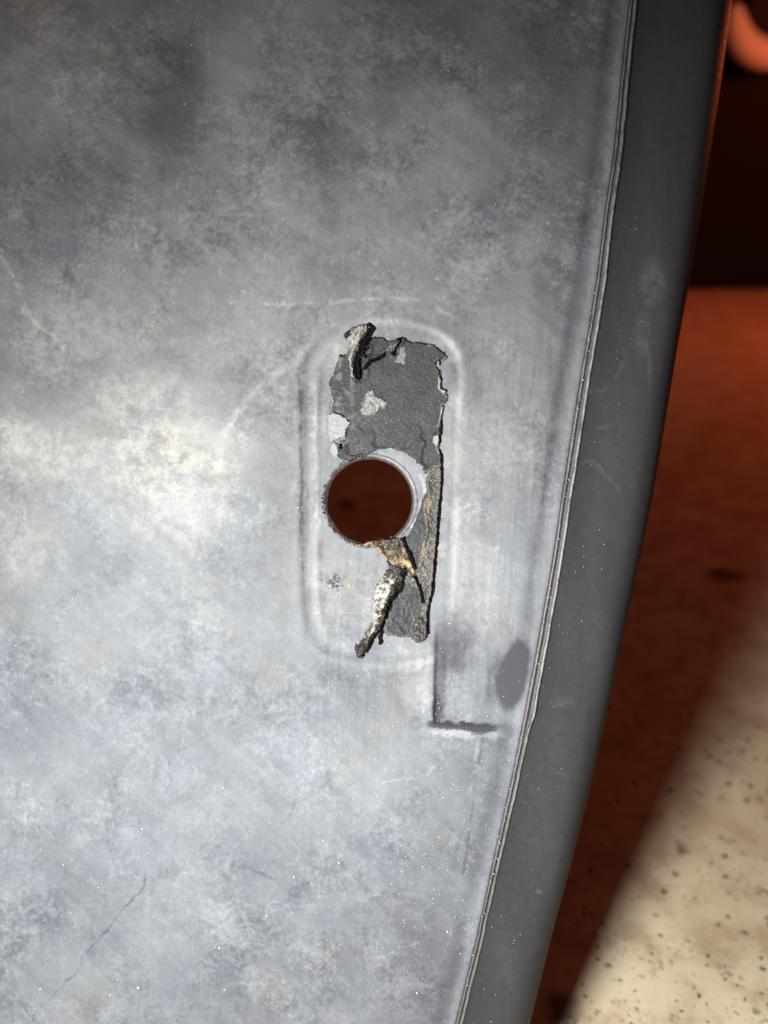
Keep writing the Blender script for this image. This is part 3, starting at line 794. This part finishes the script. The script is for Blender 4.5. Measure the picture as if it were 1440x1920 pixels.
SEAL = z2([(1090, 165), (1145, 130), (1152, 200), (1148, 300), (1130, 480), (1120, 650), (1100, 850), (1082, 1080), (1052, 1200), (1046, 1300), (1048, 1400), (1022, 1450), (975, 1472), (928, 1435), (915, 1405), (925, 1360), (950, 1300), (985, 1235),
           (1005, 1160), (1000, 1080), (970, 1000), (950, 960), (962, 900), (975, 830), (1003, 720), (1030, 605), (1022, 545), (1005, 480), (1010, 395), (1042, 370), (1040, 300), (1030, 250), (1055, 200)])
SC = [z2([(955, 960), (985, 1030), (1000, 1090), (1010, 1150)])]
def seal_extra(X, Y, d, h, at):
    for ln in SC:
        k = seg_dist(X + (fbm(X / 4, Y / 4, 5, 2) - .5) * 3, Y, ln); g = 1 - sstep(2.2, 4.2, k)
        h = h - 8 * g; at['shade_and_spots'] = np.maximum(at['shade_and_spots'], g)  # crack shade put into the colour
    rim = np.exp(-((d - 4) / 2.5) ** 2) * (X > 795)
    h = h + 2.5 * rim
    at['tone'] = .10 * (1 - sstep(2, 7, d)) * (X > 800) - .06 * sstep(4, 9, d)
    for cx, cy, rx, ry, s in [(801, 943, 8, 12, .20), (799, 955, 5, 18, .16), (792, 1030, 5, 18, .18), (797, 1070, 6, 20, .10)]:
        at['tone'] += s * (1 - sstep(.4, 1.3, np.hypot((X - cx) / rx, (Y - cy) / ry)))
    blob = 1 - sstep(.6, 1.1, np.hypot((X - 785) / 16, (Y - 1180) / 26))
    h = h + 5 * blob
    h = h + blob * 7.0 * (fbm(X / 4.5, Y / 4.5, 313, 3) - .5)
    at['tone'] -= .10 * blob
    return h
slab('sealant_strip', SEAL, M_seal, base=-11, thick=11, edge_w=1.6, rough=1.7, seed=61, jag=1.2, extra=seal_extra, label='brown strip of dried sealant down the right side of the recess')

CRUST = z2([(500, 722), (560, 715), (640, 690), (740, 680), (850, 672), (878, 690), (905, 760), (940, 850), (962, 905), (945, 965), (905, 935), (875, 900), (850, 930), (800, 945), (760, 930), (745, 890), (705, 800), (650, 752), (590, 745), (520, 738)])
def crust_extra(X, Y, d, h, at):
    for ln, wd in [(z2([(860, 680), (890, 740), (925, 830), (955, 905)]), 3.2), (z2([(700, 800), (740, 860), (755, 905)]), 2.0), (z2([(760, 850), (800, 880)]), 3.5), (z2([(880, 900), (870, 960)]), 2.8)]:
        k = seg_dist(X + (fbm(X / 4, Y / 4, 5, 2) - .5) * 3, Y, ln); g = 1 - sstep(wd * .6, wd * 1.1, k)
        h = h - 9 * g; at['shade_and_spots'] = np.maximum(at['shade_and_spots'], g)  # shadowed gaps in the crust coloured black
    h = h + 3.5 * (fbm(X / 6, Y / 6, 71, 2) - .5) * 2 * sstep(1, 4, d)
    grey = np.exp(-(((X - 735) / 22) ** 2 + ((Y - 1020) / 14) ** 2))
    at['tone'] = -.14 * grey - .03 + .5 * (fbm(X / 9, Y / 9, 404, 3) - .5)
    at['tone'] += .14 * np.exp(-((seg_dist(X, Y, z2([(500, 730), (640, 735), (700, 770), (735, 840)]))) / 2.0) ** 2)
    at['tone'] += .16 * np.exp(-((seg_dist(X, Y, z2([(880, 850), (920, 890), (950, 930)]))) / 4.0) ** 2)
    return h
slab('ochre_crust', CRUST, M_rust, base=-11, thick=11, edge_w=2, rough=2.0, step=1.0, seed=71, jag=1.2, extra=crust_extra, label='ochre crust hanging from the bottom of the hole')

PEEL = z2([(742, 915), (790, 880), (850, 880), (880, 905), (872, 985), (856, 1050), (800, 1122), (762, 1190), (738, 1270), (724, 1330), (692, 1385), (642, 1435), (592, 1520), (556, 1582), (520, 1572), (496, 1502),
           (553, 1432), (606, 1342), (636, 1250), (640, 1150), (652, 1060), (690, 985), (728, 945)])
PMID = z2([(810, 890), (800, 960), (775, 1040), (730, 1120), (700, 1200), (680, 1290), (640, 1370), (580, 1460), (530, 1540)])
def peel_extra(X, Y, d, h, at):
    md = seg_dist(X, Y, PMID)
    P_ = np.array(PMID)
    mx = np.interp(Y, P_[:, 1], P_[:, 0])
    side = X - mx + (fbm(X / 8, Y / 8, 700, 2) - .5) * 9          # + right, - left
    wr = fbm((X + .6 * Y) / 7, (Y - .2 * X) / 5.0, 701, 4) - .5
    h = h + 11 * sstep(0, 6, d) * np.exp(-(np.clip(side - 1, -30, 30) / 13.0) ** 2) + 15 * wr * sstep(1, 5, d)
    up = np.interp(Y, [1055, 1080, 1110, 1160, 1190, 1215, 1240], [-.02, .02, .16, .18, .05, -.10, -.22])
    at['tone'] = .45 * wr - .02 + .95 * up * (1 - sstep(-3, 6, side)) - .18 * sstep(1, 8, side) + .28 * (fbm(X / 7, Y / 5, 703, 2) - .5)
    at['shade_and_spots'] = .95 * sstep(8, 11.5, side) * sstep(1085, 1120, Y)  # shadow along the strip's right side painted black
    spots = sstep(.66, .71, fbm(X / 3.5, Y / 3.5, 709, 2)) * sstep(1130, 1180, Y)
    at['shade_and_spots'] = np.maximum(at['shade_and_spots'], .8 * spots)
    return h
slab('peeling_strip', PEEL, M_peel, base=-11, thick=11, edge_w=1.4, rough=1.6, step=1.0, jag=1.2, extra=peel_extra, seed=81, label='crumpled strip, pale on its left and painted shade on its right, peeling below the hole')
M_tar2 = mat_plain('dark_crumb', (0.012, 0.010, 0.009), (0.06, 0.052, 0.045), 0.7, 20.0, 0.2)
M_shade = mat_plain('black_shade', (0.0025, 0.0025, 0.0025), (0.006, 0.005, 0.005), 0.8, 3.0, 0.08)  # near-black for the painted gap shade
def paint_shade_strip(lines, widths, seed, label, base=-9, thick=5):  # near-black strips standing in for shade in gaps and along edges
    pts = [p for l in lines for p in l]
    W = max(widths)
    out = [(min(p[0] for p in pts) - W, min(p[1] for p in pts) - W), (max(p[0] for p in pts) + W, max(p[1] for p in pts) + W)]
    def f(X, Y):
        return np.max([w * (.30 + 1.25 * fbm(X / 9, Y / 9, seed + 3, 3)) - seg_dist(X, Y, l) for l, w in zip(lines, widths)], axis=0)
    return slab('shade_strip', out, M_shade, base=base, thick=thick, edge_w=1.0, rough=.6, seed=seed, jag=1.0, step=0.8, sdf=f, label=label)
paint_shade_strip([CR[0], CR[1], CR[2], CR[3]], [3.4, 1.2, 1.7, 1.9], 91, 'painted black shade of the crack beside the torn flap at the top of the pad', base=-9, thick=9.5)
# black strips that paint the shadow lines along the torn edges
paint_shade_strip([z2([(884, 900), (872, 990), (856, 1055), (800, 1130), (765, 1195), (742, 1275), (728, 1340), (700, 1400), (692, 1468)]), z2([(640, 1445), (592, 1530)])], [4.2, 2.6], 95, 'thin black strip of painted shade along the peeling strip')
paint_shade_strip([z2([(862, 672), (880, 730), (910, 790), (935, 850), (955, 905)]), z2([(948, 965), (980, 1030), (1000, 1090), (1010, 1150)])], [3.0, 3.0], 99, 'thin black painted shade of the crack beside the ochre crust', base=-7, thick=10)
paint_shade_strip([z1([(1150, 800), (1150, 900), (1142, 990), (1132, 1040), (1152, 1100), (1155, 1180)]) + z2([(1157, 200), (1153, 300), (1137, 480), (1126, 650), (1106, 850), (1088, 1080), (1058, 1200), (1050, 1300), (1052, 1390)])], [2.0], 103, 'thin black strip of painted shade down the right edge of the torn pad', base=-9, thick=6)

# ------------------------------------------------------------------ bright grit scattered on the panel
def grit():
    pts = []
    def add(n, fx, fy, smin, smax):
        k = 0
        while k < n:
            x, y = fx(), fy()
            if x > float(seam_l(y)) - 4 or math.hypot(x - HX, y - HY) < 92: continue
            pts.append((x, y, rng.uniform(smin, smax))); k += 1
    add(380, lambda: rng.uniform(0, 1020), lambda: rng.uniform(900, 1930), .7, 1.5)
    add(420, lambda: rng.normal(800, 120), lambda: rng.normal(1530, 170), .6, 1.4)
    add(130, lambda: rng.normal(650, 60), lambda: rng.normal(1160, 60), .6, 1.3)
    add(150, lambda: rng.uniform(0, 1080), lambda: rng.uniform(60, 900), .6, 1.3)
    add(26, lambda: rng.uniform(0, 1000), lambda: rng.uniform(900, 1930), 1.8, 2.8)
    P_ = np.array(pts)
    h = face_fields(P_[:, 0], P_[:, 1])[0]
    # a few on the flange
    V = []; Fc = []
    base = [(1, 0, 0), (0, 1, 0), (-1, 0, 0), (0, -1, 0), (0, 0, .8), (0, 0, -.8)]
    tri = [(0, 1, 4), (1, 2, 4), (2, 3, 4), (3, 0, 4), (1, 0, 5), (2, 1, 5), (3, 2, 5), (0, 3, 5)]
    extra = []
    for k in range(60):
        y = rng.uniform(400, 1930); t = rng.uniform(.05, .75)
        a = float(seam_l(y)) + 16; b = float(edge(y)) - 30
        extra.append((a + (b - a) * t, y, rng.uniform(.5, 1.2), -5 - 27 * t * .8))
    for k in range(70):
        y = rng.uniform(500, 1900); extra.append((float(seam_l(y)) + rng.normal(0, 2.5), y, rng.uniform(.7, 1.7), -1.0))
    allp = [(x, y, s, z) for (x, y, s), z in zip(pts, h)] + extra
    for x, y, s, z in allp:
        rot = Matrix.Rotation(rng.uniform(0, 6.28), 3, Vector(rng.normal(size=3)).normalized())
        st = Vector((rng.uniform(.6, 1.7), rng.uniform(.6, 1.2), rng.uniform(.6, 1.0)))
        o0 = len(V)
        for b in base:
            v = rot @ Vector((b[0] * st.x, b[1] * st.y, b[2] * st.z)) * s
            V.append((x + v.x, y + v.y, z + s * .5 + v.z))
        Fc += [tuple(o0 + i for i in t) for t in tri]
    V = np.array(V)
    me = mesh('bright_grit', to_local(V[:, 0], V[:, 1], V[:, 2]), np.array(Fc))
    o = link('bright_grit', me, M_dust, panel, False)
    o['kind'] = 'stuff'
grit()

def crumbs(name, pts, mat, kind='stuff'):
    V, Fc = [], []
    base = [(1, 0, 0), (-.3, .9, 0), (-.6, -.7, .1), (.1, .1, .9), (0, 0, -.8)]
    tri = [(0, 1, 3), (1, 2, 3), (2, 0, 3), (1, 0, 4), (2, 1, 4), (0, 2, 4)]
    for x, y, z, s in pts:
        rot = Matrix.Rotation(rng.uniform(0, 6.28), 3, Vector(rng.normal(size=3)).normalized())
        o0 = len(V); st = rng.uniform(.6, 1.5, 3)
        for b in base:
            v = rot @ Vector((b[0] * st[0], b[1] * st[1], b[2] * st[2])) * s
            V.append((x + v.x, y + v.y, z + v.z))
        Fc += [tuple(o0 + i for i in t) for t in tri]
    V = np.array(V)
    o = link(name, mesh(name, to_local(V[:, 0], V[:, 1], V[:, 2]), np.array(Fc)), mat, panel, False)
    o['kind'] = kind
    return o
def along(line, n, spread, z, smin, smax):
    L = [np.array(p, float) for p in line]; out = []
    for k in range(n):
        i = rng.integers(0, len(L) - 1); t = rng.uniform()
        p = L[i] * (1 - t) + L[i + 1] * t + rng.normal(0, spread, 2)
        out.append((p[0], p[1], z + rng.uniform(-1, 1.5), smin + (smax - smin) * rng.uniform() ** 2))
    return out
dk = along(PAD[:14], 60, 2.0, -3, .6, 2.2) + along(PAD[14:30], 60, 2.0, -3, .6, 2.2) + along(PAD[30:], 110, 2.6, -3, .6, 2.2) + along(SEAL, 90, 1.8, -4, .6, 1.8) + along(PEEL, 110, 2.0, -3, .6, 2.0)
dk += [(HX + 1 + 88.5 * math.cos(a) + rng.normal(0, .9), HY - 1 + 88.5 * math.sin(a) + rng.normal(0, .9), -3.5, rng.uniform(.5, 1.6) ** 2) for a in rng.normal(2.75, .6, 75)]
dk += [(rng.normal(628, 9), rng.normal(1090, 9), -5, rng.uniform(.6, 1.8)) for k in range(40)]
crumbs('dark_crumbs', dk, M_tar2)
lt = [(rng.normal(700, 10), rng.normal(760, 11), 5, rng.uniform(.7, 1.8)) for k in range(70)] + [(rng.uniform(630, 820), rng.uniform(650, 860), 2.5, rng.uniform(.4, 1.1)) for k in range(130)]
lt += along(PMID, 120, 4.5, 9, .5, 1.6) + along([(800, 940), (797, 1000), (790, 1060), (796, 1120)], 90, 5.0, 4, .5, 1.4) + along([(668, 1022), (700, 1022), (730, 1040), (760, 1062)], 70, 5, 4, .5, 1.5) + along([(705, 1016), (755, 1012)], 40, 4, 3, .5, 1.4)
crumbs('pale_crumbs', lt, M_glue)

# ------------------------------------------------------------------ round fitting glowing in the lamplight, top right
def ring_part(name, parent, r0, tube, mat, z=0, arc=(0, 2 * math.pi), n=64, k=16, taper=False):
    V = []; 
    for i in range(n + 1):
        a = arc[0] + (arc[1] - arc[0]) * i / n
        tt = tube
        for j in range(k):
            b = 2 * math.pi * j / k
            rr = r0 + tt * math.cos(b)
            V.append((rr * math.cos(a), z + tt * .8 * math.sin(b), rr * math.sin(a)))
    i = np.arange((n + 1) * k).reshape(n + 1, k); j = np.roll(i, -1, 1)
    q = np.stack([i[:-1], j[:-1], j[1:], i[1:]], -1).reshape(-1, 4)
    return link(name, mesh(name, V, q), mat, parent)

def ray_at_y(px, py, Y):
    d = fwd + upv * ((960 - py) / F) + Vector(((px - 720) / F, 0, 0))
    return camp + d * (Y / d.y)
c0 = ray_at_y(1455, 18, WALL_Y - 0.05)
ru = (WALL_Y - 0.05) / math.cos(PITCH) / 1.12 / F
fit = bpy.data.objects.new('round_fitting', None); C.objects.link(fit)
fit.location = c0
tag(fit, 'orange glowing curved rim of a round fitting on the dark wall', 'fitting')
def rim():
    n, k = 72, 18
    V = []
    for i in range(n + 1):
        a = R(172) + R(190) * i / n                     # open rim, thick below and thin at its ends
        tt = (24 * math.sin(math.pi * min(1, max(0, i / n)) ** 0.8) ** 0.55 + 1.5) * ru
        for j in range(k):
            b = 2 * math.pi * j / k
            rr = 66 * ru + tt * math.cos(b)
            V.append((rr * math.cos(a), tt * .9 * math.sin(b), rr * math.sin(a)))
    i = np.arange((n + 1) * k).reshape(n + 1, k); j = np.roll(i, -1, 1)
    q = np.stack([i[:-1], j[:-1], j[1:], i[1:]], -1).reshape(-1, 4)
    return link('rim', mesh('rim', V, q), mat_plain('pale_paint', (0.85, 0.85, 0.78), (0.95, 0.95, 0.88), 0.45), fit)
rim()
def hub():
    n = 48; r = 50 * ru
    V = [(r * math.cos(2 * math.pi * i / n), 0.05, r * math.sin(2 * math.pi * i / n)) for i in range(n)] + [(r * .8 * math.cos(2 * math.pi * i / n), 0.012, r * .8 * math.sin(2 * math.pi * i / n)) for i in range(n)]
    Fc = [tuple((i, (i + 1) % n, n + (i + 1) % n, n + i)) for i in range(n)] + [tuple(range(n, 2 * n)), tuple(range(n - 1, -1, -1))]
    return link('hub', mesh('hub', V, Fc), mat_plain('black_rubber', (0.006, 0.005, 0.005), (0.012, 0.01, 0.01), 0.8), fit, False)
hub()
